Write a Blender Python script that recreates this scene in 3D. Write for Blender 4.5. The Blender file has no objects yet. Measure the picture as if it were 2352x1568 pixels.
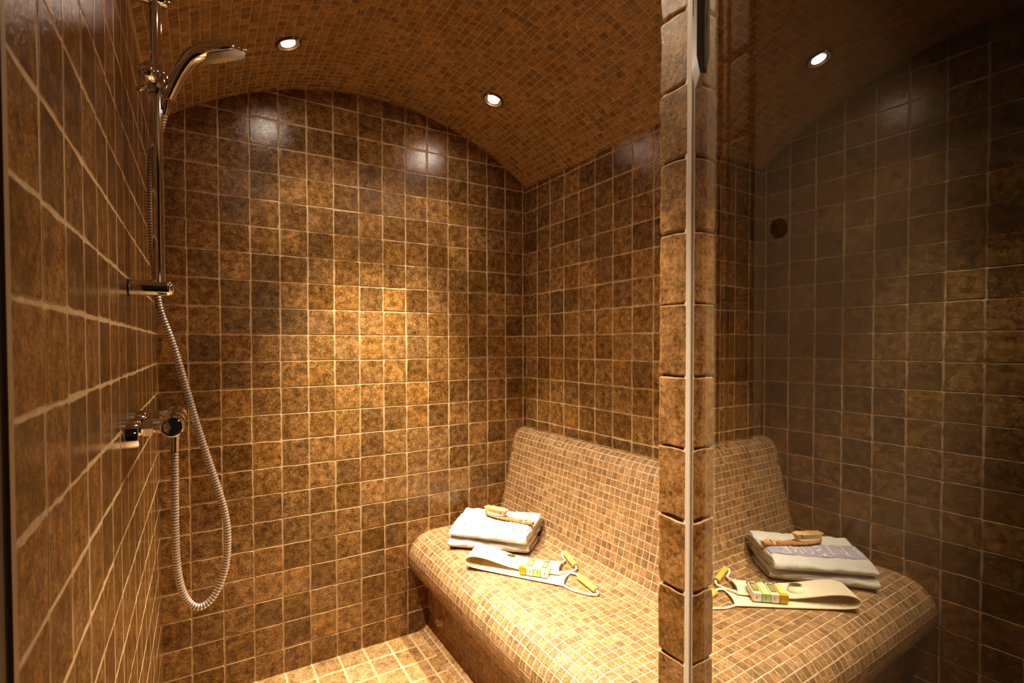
import bpy, bmesh, math, random
from mathutils import Vector, Matrix, noise as mnoise

R = random.Random(7)
scene = bpy.context.scene
col = scene.collection

# ------------------------------------------------------------------ helpers
class MB:
    """collects geometry (verts, faces, material index, per-vertex tint) for ONE mesh object"""
    def __init__(s):
        s.v = []; s.f = []; s.m = []; s.t = []
    def add(s, vs, fs, mi=0, tint=(0.5, 0.5, 0.5)):
        b = len(s.v)
        s.v.extend([tuple(p) for p in vs]); s.t.extend(tint if isinstance(tint, list) else [tint] * len(vs))
        for f in fs:
            s.f.append([i + b for i in f]); s.m.append(mi)
    def box(s, lo, hi, mi=0, M=None):
        x0, y0, z0 = lo; x1, y1, z1 = hi
        vs = [(x0,y0,z0),(x1,y0,z0),(x1,y1,z0),(x0,y1,z0),(x0,y0,z1),(x1,y0,z1),(x1,y1,z1),(x0,y1,z1)]
        if M: vs = [M @ Vector(p) for p in vs]
        s.add(vs, [(0,3,2,1),(4,5,6,7),(0,1,5,4),(1,2,6,5),(2,3,7,6),(3,0,4,7)], mi)
    def quad(s, a, b, c, d, mi=0):
        s.add([a, b, c, d], [(0,1,2,3)], mi)
    def rings(s, rs, mi=0, cap=True, closed=False, midx=None):
        n = len(rs[0]); vs = [p for r in rs for p in r]; fs = []; ms = []
        k = len(rs)
        for i in range(k if closed else k - 1):
            j = (i + 1) % k
            for a in range(n):
                b2 = (a + 1) % n
                fs.append((i*n+a, i*n+b2, j*n+b2, j*n+a)); ms.append(midx[i] if midx else mi)
        if cap and not closed:
            fs.append(tuple(range(n))[::-1]); ms.append(midx[0] if midx else mi)
            fs.append(tuple((k-1)*n + a for a in range(n))); ms.append(midx[-1] if midx else mi)
        b = len(s.v)
        s.v.extend([tuple(p) for p in vs]); s.t.extend([(.5,.5,.5)] * len(vs))
        for f, m in zip(fs, ms):
            s.f.append([i + b for i in f]); s.m.append(m)
    def tube(s, pts, rad, n=12, mi=0, cap=True, midx=None):
        pts = [Vector(p) for p in pts]
        rr = rad if isinstance(rad, (list, tuple)) else [rad] * len(pts)
        t0 = (pts[1] - pts[0]).normalized()
        up = Vector((0,0,1)) if abs(t0.z) < .9 else Vector((0,1,0))
        a = t0.cross(up).normalized(); rs = []
        for i, p in enumerate(pts):
            t = (pts[min(i+1, len(pts)-1)] - pts[max(i-1, 0)])
            if t.length < 1e-9: t = t0.copy()
            t.normalize()
            a = (a - t * a.dot(t)).normalized(); b = t.cross(a)
            rs.append([p + (a * math.cos(2*math.pi*k/n) + b * math.sin(2*math.pi*k/n)) * rr[i] for k in range(n)])
        s.rings(rs, mi, cap, midx=midx)
    def lathe(s, prof, org, axis, n=32, mi=0, cap=True):
        """prof: list of (radius, height along axis)"""
        ax = Vector(axis).normalized(); up = Vector((0,0,1)) if abs(ax.z) < .9 else Vector((0,1,0))
        a = ax.cross(up).normalized(); b = ax.cross(a); org = Vector(org)
        rs = [[org + ax*h + (a*math.cos(2*math.pi*k/n) + b*math.sin(2*math.pi*k/n))*max(r, 1e-5) for k in range(n)] for r, h in prof]
        s.rings(rs, mi, cap)
    def build(s, name, mats, parent=None, smooth=True, loc=(0,0,0), angle=40, tint=False):
        me = bpy.data.meshes.new(name)
        L = Vector(loc)
        me.from_pydata([tuple(Vector(p) - L) for p in s.v], [], s.f)
        if not isinstance(mats, (list, tuple)): mats = [mats]
        for m in mats: me.materials.append(m)
        me.polygons.foreach_set('material_index', s.m)
        me.polygons.foreach_set('use_smooth', [smooth] * len(s.f))
        if tint:
            at = me.attributes.new('tint', 'FLOAT_COLOR', 'POINT')
            at.data.foreach_set('color', [c for t in s.t for c in (t[0], t[1], t[2], t[3] if len(t) > 3 else 0.0)])
        me.update()
        if not tint:
            bm = bmesh.new(); bm.from_mesh(me); bmesh.ops.recalc_face_normals(bm, faces=bm.faces[:]); bm.to_mesh(me); bm.free()
        if smooth and angle: me.set_sharp_from_angle(angle=math.radians(angle))
        o = bpy.data.objects.new(name, me); col.objects.link(o); o.location = loc
        if parent:
            o.parent = parent; q = Vector((0,0,0)); k = parent
            while k: q += k.location; k = k.parent
            o.location = L - q
        return o

def empty(name, loc):
    o = bpy.data.objects.new(name, None); col.objects.link(o); o.location = loc
    o.empty_display_size = .05
    return o
def tag(o, label=None, cat=None, group=None, kind=None):
    for k, v in (('label', label), ('category', cat), ('group', group), ('kind', kind)):
        if v: o[k] = v
    return o
def cr(pts, n=8):
    """catmull-rom through tuples of any size"""
    out = []
    P = [pts[0]] + list(pts) + [pts[-1]]
    for i in range(1, len(P) - 2):
        for k in range(n):
            t = k / n
            out.append(tuple(.5*(2*b + (c-a)*t + (2*a-5*b+4*c-d)*t*t + (3*b-a-3*c+d)*t**3) for a, b, c, d in zip(P[i-1], P[i], P[i+1], P[i+2])))
    out.append(tuple(pts[-1])); return out
def subsurf(o, lv=2):
    m = o.modifiers.new('sub', 'SUBSURF'); m.levels = lv; m.render_levels = lv; return o

# ------------------------------------------------------------------ materials
def newmat(name):
    m = bpy.data.materials.new(name); m.use_nodes = True
    nt = m.node_tree; nt.nodes.clear()
    out = nt.nodes.new('ShaderNodeOutputMaterial'); b = nt.nodes.new('ShaderNodeBsdfPrincipled')
    nt.links.new(b.outputs[0], out.inputs[0])
    return m, nt, b, out
def N(nt, t, **kw):
    n = nt.nodes.new(t)
    for k, v in kw.items():
        if k.startswith('i_'): n.inputs[k[2:].replace('_', ' ')].default_value = v
        else: setattr(n, k, v)
    return n
def ramp(nt, stops):
    r = nt.nodes.new('ShaderNodeValToRGB'); e = r.color_ramp.elements
    while len(e) < len(stops): e.new(.5)
    for x, (p, c) in zip(e, stops): x.position = p; x.color = (*c, 1)
    return r
def simple(name, colr, rough=.5, metal=0, noise_amt=.0, noise_scale=60, bump=0, bump_scale=200, **kw):
    m, nt, b, out = newmat(name)
    b.inputs['Base Color'].default_value = (*colr, 1); b.inputs['Roughness'].default_value = rough; b.inputs['Metallic'].default_value = metal
    tc = N(nt, 'ShaderNodeTexCoord')
    nz = N(nt, 'ShaderNodeTexNoise', i_Scale=noise_scale, i_Detail=5.0)
    nt.links.new(tc.outputs['Object'], nz.inputs['Vector'])
    r = ramp(nt, [(.3, tuple(c*(1-noise_amt) for c in colr)), (.7, tuple(min(1, c*(1+noise_amt)) for c in colr))])
    nt.links.new(nz.outputs['Fac'], r.inputs[0]); nt.links.new(r.outputs[0], b.inputs['Base Color'])
    if bump:
        n2 = N(nt, 'ShaderNodeTexNoise', i_Scale=bump_scale, i_Detail=4.0)
        nt.links.new(tc.outputs['Object'], n2.inputs['Vector'])
        bp = N(nt, 'ShaderNodeBump', i_Strength=bump, i_Distance=.002)
        nt.links.new(n2.outputs['Fac'], bp.inputs['Height']); nt.links.new(bp.outputs[0], b.inputs['Normal'])
    for k, v in kw.items(): b.inputs[k.replace('_', ' ')].default_value = v
    return m

def stone(name, scale, dark, mid, light, rough, var, bump=.35, edge=.7):
    """tumbled travertine: mottled noise + pits, each tile shifted and tinted by its 'tint' attribute"""
    m, nt, b, out = newmat(name); L = nt.links.new
    tc = N(nt, 'ShaderNodeTexCoord'); at = N(nt, 'ShaderNodeAttribute', attribute_name='tint')
    sh = N(nt, 'ShaderNodeVectorMath', operation='SCALE'); sh.inputs['Scale'].default_value = 9.0
    L(at.outputs['Color'], sh.inputs[0])
    ad = N(nt, 'ShaderNodeVectorMath', operation='ADD'); L(tc.outputs['Object'], ad.inputs[0]); L(sh.outputs[0], ad.inputs[1])
    n1 = N(nt, 'ShaderNodeTexNoise', i_Scale=scale, i_Detail=9.0, i_Roughness=.66, i_Distortion=.25); L(ad.outputs[0], n1.inputs['Vector'])
    ng = N(nt, 'ShaderNodeTexNoise', i_Scale=scale*5.5, i_Detail=8.0, i_Roughness=.8); L(ad.outputs[0], ng.inputs['Vector'])
    mg = N(nt, 'ShaderNodeMix', data_type='FLOAT'); mg.inputs['Factor'].default_value = .50
    L(n1.outputs['Fac'], mg.inputs['A']); L(ng.outputs['Fac'], mg.inputs['B'])
    r1 = ramp(nt, [(.35, dark), (.485, mid), (.63, light)]); L(mg.outputs['Result'], r1.inputs[0])
    # roundish fossil blobs
    vo = N(nt, 'ShaderNodeTexVoronoi', i_Scale=scale*4.5); L(ad.outputs[0], vo.inputs['Vector'])
    rv = ramp(nt, [(.05, (1.12,1.08,1.0)), (.45, (1,1,1)), (.75, (.62,.58,.55))]); L(vo.outputs['Distance'], rv.inputs[0])
    mx = N(nt, 'ShaderNodeMix', data_type='RGBA', blend_type='MULTIPLY'); mx.inputs['Factor'].default_value = .75
    L(r1.outputs[0], mx.inputs['A']); L(rv.outputs[0], mx.inputs['B'])
    # dark pits
    n3 = N(nt, 'ShaderNodeTexNoise', i_Scale=scale*6, i_Detail=6.0, i_Roughness=.6, i_Distortion=1.2); L(ad.outputs[0], n3.inputs['Vector'])
    r3 = ramp(nt, [(.33, (.22,.2,.18)), (.45, (1,1,1))]); L(n3.outputs['Fac'], r3.inputs[0])
    m2 = N(nt, 'ShaderNodeMix', data_type='RGBA', blend_type='MULTIPLY'); m2.inputs['Factor'].default_value = .85
    L(mx.outputs['Result'], m2.inputs['A']); L(r3.outputs[0], m2.inputs['B'])
    # per tile value and hue
    sp = N(nt, 'ShaderNodeSeparateColor'); L(at.outputs['Color'], sp.inputs[0])
    mr = N(nt, 'ShaderNodeMapRange'); mr.inputs['To Min'].default_value = 1-var; mr.inputs['To Max'].default_value = 1+var
    L(sp.outputs[0], mr.inputs['Value'])
    mh = N(nt, 'ShaderNodeMapRange'); mh.inputs['To Min'].default_value = .90; mh.inputs['To Max'].default_value = .99
    L(sp.outputs[1], mh.inputs['Value'])
    hs = N(nt, 'ShaderNodeHueSaturation'); L(m2.outputs['Result'], hs.inputs['Color']); L(mr.outputs[0], hs.inputs['Value']); L(mh.outputs[0], hs.inputs['Saturation'])
    ed = N(nt, 'ShaderNodeMix', data_type='RGBA'); ed.inputs['B'].default_value = (.66,.48,.29,1)  # pale worn edges, lightened so the colour also carries an edge highlight
    em = N(nt, 'ShaderNodeMath', operation='MULTIPLY'); em.inputs[1].default_value = edge; L(at.outputs['Alpha'], em.inputs[0])
    L(em.outputs[0], ed.inputs['Factor']); L(hs.outputs[0], ed.inputs['A'])
    L(ed.outputs['Result'], b.inputs['Base Color'])
    n4 = N(nt, 'ShaderNodeTexNoise', i_Scale=scale*3, i_Detail=3.0); L(ad.outputs[0], n4.inputs['Vector'])
    rr = N(nt, 'ShaderNodeMapRange'); rr.inputs['To Min'].default_value = rough*.75; rr.inputs['To Max'].default_value = rough*1.4
    L(n4.outputs['Fac'], rr.inputs['Value']); L(rr.outputs[0], b.inputs['Roughness'])
    bm = N(nt, 'ShaderNodeMath', operation='ADD'); L(n3.outputs['Fac'], bm.inputs[0]); L(n1.outputs['Fac'], bm.inputs[1])
    bp = N(nt, 'ShaderNodeBump', i_Strength=bump, i_Distance=.0012); L(bm.outputs[0], bp.inputs['Height']); L(bp.outputs[0], b.inputs['Normal'])
    b.inputs['Specular IOR Level'].default_value = .5
    return m

M = {}
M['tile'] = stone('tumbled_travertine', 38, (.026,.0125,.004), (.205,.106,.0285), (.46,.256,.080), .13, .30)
M['tile_floor'] = stone('floor_travertine', 28, (.10,.050,.017), (.36,.205,.075), (.58,.37,.17), .40, .2)
M['mosaic'] = stone('travertine_mosaic', 40, (.108,.055,.021), (.305,.165,.066), (.455,.277,.130), .42, .24)
M['mosaic_vault'] = stone('vault_mosaic', 40, (.11,.060,.016), (.33,.19,.050), (.52,.33,.11), .38, .28)
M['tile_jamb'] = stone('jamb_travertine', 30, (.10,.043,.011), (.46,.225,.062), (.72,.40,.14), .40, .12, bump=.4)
M['grout'] = simple('cement_grout', (.52,.385,.24), .85, 0, .18, 60, .4, 300)
M['grout_light'] = simple('light_cement_grout', (.48,.36,.24), .85, 0, .12, 60, .3, 300)
M['grout_vault'] = simple('vault_grout', (.46,.33,.19), .85, 0, .15, 60, .3, 300)
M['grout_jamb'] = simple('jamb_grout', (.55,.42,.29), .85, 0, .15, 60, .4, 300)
M['chrome'] = simple('polished_chrome', (.78,.76,.74), .06, 1, .02, 30)
M['chrome_soft'] = simple('hose_metal', (.86,.76,.71), .3, .65, .03, 30)
M['dark'] = simple('dark_gap', (.02,.013,.010), .5, 0, .05)
M['black'] = simple('black_plastic', (.006,.005,.004), .6, 0, .05)
M['spray'] = simple('grey_white_plastic', (.62,.57,.52), .4, 0, .04, 80)
M['steel'] = simple('brushed_steel', (.60,.56,.53), .38, .8, .05, 200)
M['seal'] = simple('white_vinyl_seal', (.80,.70,.60), .4, 0, .02, 20)
M['strip'] = simple('beige_seal_strip', (.36,.25,.15), .5, 0, .05, 20)
M['plaster'] = simple('dim_painted_plaster', (.45,.36,.26), .8, 0, .05, 8, .1, 80)
M['trimdark'] = simple('dark_frame_trim', (.14,.09,.05), .5, 0, .1, 20)
M['slate'] = simple('dark_outer_floor', (.06,.045,.03), .6, 0, .2, 8)
M['towel'] = simple('white_terry_cloth', (.80,.785,.765), .95, 0, .03, 150, .9, 420)
M['towel'].node_tree.nodes['Principled BSDF'].inputs['Sheen Weight'].default_value = .25
M['band'] = simple('lavender_woven_band', (.36,.345,.475), .9, 0, .05, 300, .5, 600)
M['letter'] = simple('white_woven_lettering', (.84,.81,.77), .9, 0, .03, 300, .4, 600)
M['wood'] = simple('beech_wood', (.56,.27,.085), .4, 0, .18, 40)
M['bristle'] = simple('cream_bristle', (.74,.55,.27), .7, 0, .12, 300)
M['bristle_base'] = simple('pale_brush_pad', (.86,.80,.68), .6, 0, .05, 80)
M['string'] = simple('natural_cord', (.80,.62,.42), .85, 0, .1, 200)
M['rope'] = simple('white_cotton_rope', (.90,.83,.72), .9, 0, .08, 300, .8, 500)
M['sisal'] = simple('cream_sisal_weave', (.74,.61,.37), .95, 0, .16, 420, 1.0, 520)
M['cotton'] = simple('cream_cotton', (.82,.75,.60), .9, 0, .04, 200, .4, 400)
M['piping'] = simple('cream_piping', (.86,.70,.46), .85, 0, .06, 200)
M['bamboo'] = simple('bamboo', (.70,.49,.12), .38, 0, .1, 40)
M['bamboo_end'] = simple('bamboo_cut_end', (.42,.27,.10), .7, 0, .2, 200)
def clearish(name, c, rough=.1, tr=.35):
    m = simple(name, c, rough, 0, .02, 40); b = m.node_tree.nodes['Principled BSDF']
    b.inputs['Transmission Weight'].default_value = tr; b.inputs['IOR'].default_value = 1.4; return m
M['b_yellow'] = clearish('amber_gel', (.90,.58,.03), .12, .3)
M['b_white'] = clearish('milky_lotion', (.92,.84,.74), .25, .05)
M['b_green'] = clearish('pale_green_lotion', (.52,.74,.36), .2, .15)
M['cap'] = clearish('smoky_clear_cap', (.48,.46,.45), .1, .55)
M['lab_gold'] = simple('gold_paper_label', (.80,.60,.20), .45, 0, .06, 200)
M['lab_gold2'] = simple('pale_gold_print', (.90,.76,.42), .45, 0, .04, 200)
M['lab_dark'] = simple('dark_olive_label', (.075,.085,.022), .45, 0, .1, 200)
M['soap'] = simple('pale_soap', (.80,.74,.50), .4, 0, .06, 60)
M['lamp_rim'] = simple('dark_bronze_rim', (.30,.22,.16), .25, 1, .05, 60)
M['reflector'] = simple('lamp_reflector', (.75,.62,.50), .25, 1, .02, 60)
def emit(name, c, s):
    m, nt, b, out = newmat(name)
    e = N(nt, 'ShaderNodeEmission'); e.inputs[0].default_value = (*c, 1); e.inputs[1].default_value = s
    nt.links.new(e.outputs[0], out.inputs[0]); nt.nodes.remove(b); return m
M['lamp'] = emit('halogen_lens', (1,.88,.74), 230)
def sheet_glass(name, tint, reflect=True):
    """toughened glass: clear straight transmission plus the summed Fresnel reflection of both surfaces"""
    m, nt, b, out = newmat(name); nt.nodes.remove(b)
    tr = N(nt, 'ShaderNodeBsdfTransparent'); tr.inputs[0].default_value = (*tint, 1)
    if not reflect:
        nt.links.new(tr.outputs[0], out.inputs[0]); return m
    geo = N(nt, 'ShaderNodeNewGeometry'); dt = N(nt, 'ShaderNodeVectorMath', operation='DOT_PRODUCT')
    nt.links.new(geo.outputs['Normal'], dt.inputs[0]); nt.links.new(geo.outputs['Incoming'], dt.inputs[1])
    def mth(op, a, bb):
        n = N(nt, 'ShaderNodeMath', operation=op)
        for k, v in enumerate((a, bb)):
            if v is None: continue
            if isinstance(v, (int, float)): n.inputs[k].default_value = v
            else: nt.links.new(v, n.inputs[k])
        return n.outputs[0]
    c = mth('ABSOLUTE', dt.outputs['Value'], None)
    f = mth('ADD', mth('MULTIPLY', mth('POWER', mth('SUBTRACT', 1.0, c), 5.0), .96), .04)
    r2 = mth('DIVIDE', mth('MULTIPLY', f, 2.0), mth('ADD', f, 1.0))
    gl = N(nt, 'ShaderNodeBsdfGlossy'); gl.inputs['Roughness'].default_value = 0; gl.inputs['Color'].default_value = (.84,.82,.78,1)
    mx = N(nt, 'ShaderNodeMixShader'); nt.links.new(r2, mx.inputs[0])
    nt.links.new(tr.outputs[0], mx.inputs[1]); nt.links.new(gl.outputs[0], mx.inputs[2]); nt.links.new(mx.outputs[0], out.inputs[0])
    return m
M['glass'] = sheet_glass('clear_door_glass', (.86,.84,.79))
M['glass_body'] = sheet_glass('door_glass_body', (.97,.98,.97), False)
def film(name):
    m, nt, b, out = newmat(name)
    tr = N(nt, 'ShaderNodeBsdfTransparent'); gl = N(nt, 'ShaderNodeBsdfPrincipled'); gl.inputs['Base Color'].default_value = (.9,.86,.78,1); gl.inputs['Roughness'].default_value = .15
    mx = N(nt, 'ShaderNodeMixShader'); mx.inputs[0].default_value = .2
    nt.links.new(tr.outputs[0], mx.inputs[1]); nt.links.new(gl.outputs[0], mx.inputs[2]); nt.links.new(mx.outputs[0], out.inputs[0]); nt.nodes.remove(b)
    return m
M['film'] = film('clear_wrapper_film')

# ------------------------------------------------------------------ room dimensions (metres)
W = 1.5866; PT = .105; A0 = .0959; Z0 = 2.0966
YF = -1.6075                                   # inner face of the front wall
CX, CZ, CRAD = .7983, 1.0856, 1.2981           # barrel vault
H_ARC = math.asin(CX / CRAD)

def tile(mb, fn, u0, u1, v0, v1, h, amp, seg, cor, ins, rng, mi=0, four=True):
    """one tumbled tile standing proud of the grout"""
    pts = []
    def side(a, b):
        ax, ay = a; bx, by = b
        for k in range(seg + 1):
            t = k / seg if seg else .5
            pts.append((ax + (bx-ax)*t, ay + (by-ay)*t))
    c = cor
    side((u0+c, v0), (u1-c, v0)); side((u1, v0+c), (u1, v1-c)); side((u1-c, v1), (u0+c, v1)); side((u0, v1-c), (u0, v0+c))
    cu, cv = (u0+u1)/2, (v0+v1)/2; hu, hv = (u1-u0)/2, (v1-v0)/2
    w = [rng.gauss(0, amp) for _ in pts]
    w = [(w[i-1] + 2*w[i] + w[(i+1) % len(w)])/3 for i in range(len(w))]
    if amp > .0006 and rng.random() < .35: w[rng.randrange(len(w))] += rng.uniform(.001, .003)
    def ring(inset, hh):
        out = []
        for (u, v), d in zip(pts, w):
            su = 1 - (inset + max(d, -.0012)) / hu; sv = 1 - (inset + max(d, -.0012)) / hv
            out.append(fn(cu + (u-cu)*su, cv + (v-cv)*sv, hh))
        return out
    tl = rng.uniform(-.0004, .0004) if amp > .0003 else 0
    rs = [ring(0, -.001), ring(ins*.12, h*.6 + tl), ring(ins*.5, h*.92 + tl)]
    if four: rs += [ring(ins, h + tl), ring(ins*1.6, h + tl)]
    n = len(pts); vs = [p for r in rs for p in r]; fs = []
    for i in range(len(rs)-1):
        for a in range(n):
            fs.append((i*n+a, i*n+(a+1) % n, (i+1)*n+(a+1) % n, (i+1)*n+a))
    fs.append(tuple((len(rs)-1)*n + a for a in range(n)))
    tc = (rng.random(), rng.random(), rng.random()); al = (1.0, 1.0, .75, 0.0, 0.0) if four else (1.0, .5, 0.0)
    mb.add(vs, fs, mi, [(*tc, al[i // n]) for i in range(len(vs))])

def plane_fn(o, U, V, Nn):
    o, U, V, Nn = Vector(o), Vector(U), Vector(V), Vector(Nn)
    return lambda u, v, h: o + U*u + V*v + Nn*h

def grid_tiles(mb, fn, us, vs, g, h, amp, seg, cor, ins, rng, mi=0, keep=None, four=True):
    for i in range(len(us)-1):
        for j in range(len(vs)-1):
            if us[i+1]-us[i] < 2.2*g or vs[j+1]-vs[j] < 2.2*g: continue
            if keep and not keep((us[i]+us[i+1])/2, (vs[j]+vs[j+1])/2): continue
            du = [rng.gauss(0, amp*.5) for _ in range(4)]
            tile(mb, fn, us[i]+g/2+du[0], us[i+1]-g/2+du[1], vs[j]+g/2+du[2], vs[j+1]-g/2+du[3], h, amp, seg, cor, ins, rng, mi, four)

zrows = [0.0] + [Z0 - PT*r for r in range(19, -5, -1)]
WT = dict(g=.0040, h=.0026, amp=.0010, seg=6, cor=.0036, ins=.0017)

# wall_back
mb = MB(); rng = random.Random(11)
mb.quad((0,0,0),(W,0,0),(W,0,2.48),(0,0,2.48), 1)
xs = [0.0] + [A0 + PT*k for k in range(15)] + [W]
grid_tiles(mb, plane_fn((0,0,0),(1,0,0),(0,0,1),(0,-1,0)), xs, zrows, rng=rng, keep=lambda u, v: v < CZ + math.sqrt(CRAD**2-(u-CX)**2) + .06, **WT)
tag(mb.build('wall_back', [M['tile'], M['grout']], tint=True), kind='structure')
# wall_left
mb = MB(); rng = random.Random(12)
mb.quad((0,0,0),(0,0,2.2),(0,-1.578,2.2),(0,-1.578,0), 1)
ys = [0.0, .0025+PT] + [.0025 + PT*k for k in range(2, 15)] + [1.575]
grid_tiles(mb, plane_fn((0,0,0),(0,-1,0),(0,0,1),(1,0,0)), ys, zrows, rng=rng, keep=lambda u, v: v < 2.2, **dict(WT, h=.0007, g=.0052))
tag(mb.build('wall_left', [M['tile'], M['grout']], tint=True), kind='structure')
# wall_right
mb = MB(); rng = random.Random(13)
mb.quad((W,0,0),(W,YF,0),(W,YF,2.2),(W,0,2.2), 1)
ys = [0.0] + [.105 + PT*k for k in range(15)]
grid_tiles(mb, plane_fn((W,0,0),(0,-1,0),(0,0,1),(-1,0,0)), ys, zrows, rng=rng, keep=lambda u, v: .80 < v < 2.2, **WT)
tag(mb.build('wall_right', [M['tile'], M['grout']], tint=True), kind='structure')

# ceiling: mosaic barrel vault
LIGHTS = [(.399, -.353), (1.187, -.355), (.399, -1.19), (1.187, -1.19)]
def vault_fn(u, v, h):
    a = (u/CRAD) - H_ARC
    r = CRAD - h
    return Vector((CX + r*math.sin(a), -v, CZ + r*math.cos(a)))
mb = MB(); rng = random.Random(14)
ARC = 2*H_ARC*CRAD; MP = .0285
K = 48
for i in range(K):
    u0, u1 = ARC*i/K, ARC*(i+1)/K
    mb.quad(vault_fn(u0,0,0), vault_fn(u0,-YF,0), vault_fn(u1,-YF,0), vault_fn(u1,0,0), 1)
us = [ARC/2 + MP*(k-30) for k in range(61)]; us = [0.0] + [u for u in us if .004 < u < ARC-.004] + [ARC]
vs_ = [MP*k for k in range(int(-YF/MP)+1)] + [-YF]
lu = [((math.asin((x-CX)/CRAD) + H_ARC)*CRAD, -y) for x, y in LIGHTS]
grid_tiles(mb, vault_fn, us, vs_, .0034, .0014, .0004, 1, .0016, .0011, rng, keep=lambda u, v: all((u-a)**2+(v-b)**2 > .034**2 for a, b in lu), four=False)
tag(mb.build('ceiling', [M['mosaic_vault'], M['grout_vault']], tint=True, angle=25), kind='structure')

# floor (shower floor tiles, and the darker floor outside the door)
mb = MB(); rng = random.Random(15)
mb.quad((0,-1.75,0),(1.1,-1.75,0),(1.1,0,0),(0,0,0), 1)
xs = [0.0] + [.0985 + PT*k for k in range(9)] + [1.004]
ysf = [0.0] + [.104 + .1075*k for k in range(14)] + [1.60]
fl = plane_fn((0,0,0),(1,0,0),(0,-1,0),(0,0,1))
grid_tiles(mb, lambda u, v, h: fl(u, v, h), xs, ysf, rng=rng, g=.0055, h=.0022, amp=.0009, seg=4, cor=.004, ins=.0024)
mb.quad((-1.2,-4.2,-.002),(3.2,-4.2,-.002),(3.2,-1.745,-.002),(-1.2,-1.745,-.002), 2)
tag(mb.build('floor', [M['tile_floor'], M['grout'], M['slate']], tint=True), kind='structure')

# wall_front: jamb pillar with tumbled edge tiles, panel over the door, outer plaster
mb = MB(); rng = random.Random(16)
JA = Vector((.741, -1.6075, 0)); JD = Vector((.0, -1, 0))   # jamb line, slightly splayed
JN = Vector((-JD.y*-1, 0, 0))
JNv = Vector((JD.y, -JD.x, 0)).normalized()
jl = .145; JB = JA + JD*jl
OY = JB.y; OX = JB.x
top = 2.6
mb.quad((W,YF-.004,0),(JA.x+.006,YF-.004,0),(JA.x+.006,YF-.004,top),(W,YF-.004,top), 1)                       # inner face
mb.quad((JA.x+.006,YF-.004,0),(JB.x+.006,JB.y,0),(JB.x+.006,JB.y,top),(JA.x+.006,YF-.004,top), 3)    # jamb bed
mb.quad((JB.x+.006,OY,0),(3.2,OY,0),(3.2,OY,top),(JB.x+.006,OY,top), 4)                              # outer plaster
mb.box((-1.2,OY,2.05),(.77,YF-.002,top), 4)                                                           # panel over the door
mb.box((-1.2,OY,0),(-.002,-1.588,2.05), 5)                                                            # stub left of the door
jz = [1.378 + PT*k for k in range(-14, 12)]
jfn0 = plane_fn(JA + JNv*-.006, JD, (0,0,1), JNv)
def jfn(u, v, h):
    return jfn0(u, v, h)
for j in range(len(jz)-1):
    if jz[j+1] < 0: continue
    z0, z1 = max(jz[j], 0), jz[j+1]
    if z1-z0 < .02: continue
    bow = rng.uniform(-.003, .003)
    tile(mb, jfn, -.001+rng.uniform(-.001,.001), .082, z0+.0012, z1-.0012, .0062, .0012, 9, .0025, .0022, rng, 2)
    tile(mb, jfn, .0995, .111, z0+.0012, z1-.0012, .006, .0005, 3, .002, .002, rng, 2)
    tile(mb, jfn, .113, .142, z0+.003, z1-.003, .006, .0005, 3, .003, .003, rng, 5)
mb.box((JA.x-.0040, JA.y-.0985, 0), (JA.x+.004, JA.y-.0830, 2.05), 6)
# inner-face tiles of the front wall
infn = plane_fn((W,YF-.004,0),(-1,0,0),(0,0,1),(0,1,0))
grid_tiles(mb, infn, [PT*k for k in range(8)] + [W-JA.x-.003], [v for v in zrows if v < 2.3], rng=rng, mi=0, **dict(WT, seg=3))
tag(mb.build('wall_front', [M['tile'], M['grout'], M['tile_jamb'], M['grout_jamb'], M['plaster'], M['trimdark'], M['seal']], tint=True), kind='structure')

# trim: pale seal strip that ends the left tiled wall at the doorway
mb = MB(); mb.box((-.001,-1.588,0),(.002,-1.5755,2.05))
tag(mb.build('trim_1', M['strip'], smooth=False), kind='structure')

# small dark knob on the outer wall, seen through the glass
kb = MB(); ko = Vector((.794, OY, 1.471))
kb.lathe([(.008,.0),(.0115,.003),(.0125,.006),(.0105,.0095),(.005,.011)], ko, (0,-1,0), 24)
tag(kb.build('wall_knob', M['black'], loc=ko), 'small round black knob on the outer wall, seen dimly through the glass door', 'knob')

# door_1: the open glass door, with seal strip and hinge plate
Hd = Vector((.7495, -1.6525, 0)); T = Vector((-.6961,-.7179,0)); NG = Vector((-.7179,.6961,0))
MG = Matrix(((T.x, NG.x, 0, Hd.x), (T.y, NG.y, 0, Hd.y), (0, 0, 1, 0), (0,0,0,1)))
# exact mirror plane through the calibrated point
pm = Vector((2.00579, -.35804, 0)); off = (pm - Hd).dot(NG)
door = tag(empty('door_1', (Hd.x, Hd.y, 0)), kind='structure')
g = MB(); g.box((.003, off-.008, .012), (.742, off, 2.02), 1, MG); g.m[4] = 0
g.build('glass_panel', [M['glass'], M['glass_body']], door, smooth=False)
s_ = MB()
sp_ = [(-.008,-.010),(-.008,.0045),(-.006,.0068),(-.001,.0074),(.005,.0066),(.010,.0045),(.013,.0026),(.0145,.0003),(.0145,-.010)]
s_.rings([[MG @ Vector((a, off + d_, zz)) for a, d_ in sp_] for zz in (.012, 2.02)])
s_.rings([[MG @ Vector((a, off + d_, zz)) for a, d_ in ((.0155,.0003),(.0165,.0034),(.0200,.0036),(.0245,.0014),(.025,.0003))] for zz in (.012, 2.02)])
s_.build('edge_seal', M['seal'], door, angle=60)
h_ = MB()
for z in (1.652, .25):
    prof = [(.0002,z),(.0035,z),(.0075,z+.022),(.0075,z+.088),(.0055,z+.097),(.0002,z+.097)]
    rr = [[MG @ Vector((s, off + d, zz)) for d, zz in prof] for s in (.068, .1075)]
    h_.rings(rr)
h_.build('hinge_plate', M['steel'], door, smooth=False)

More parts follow.
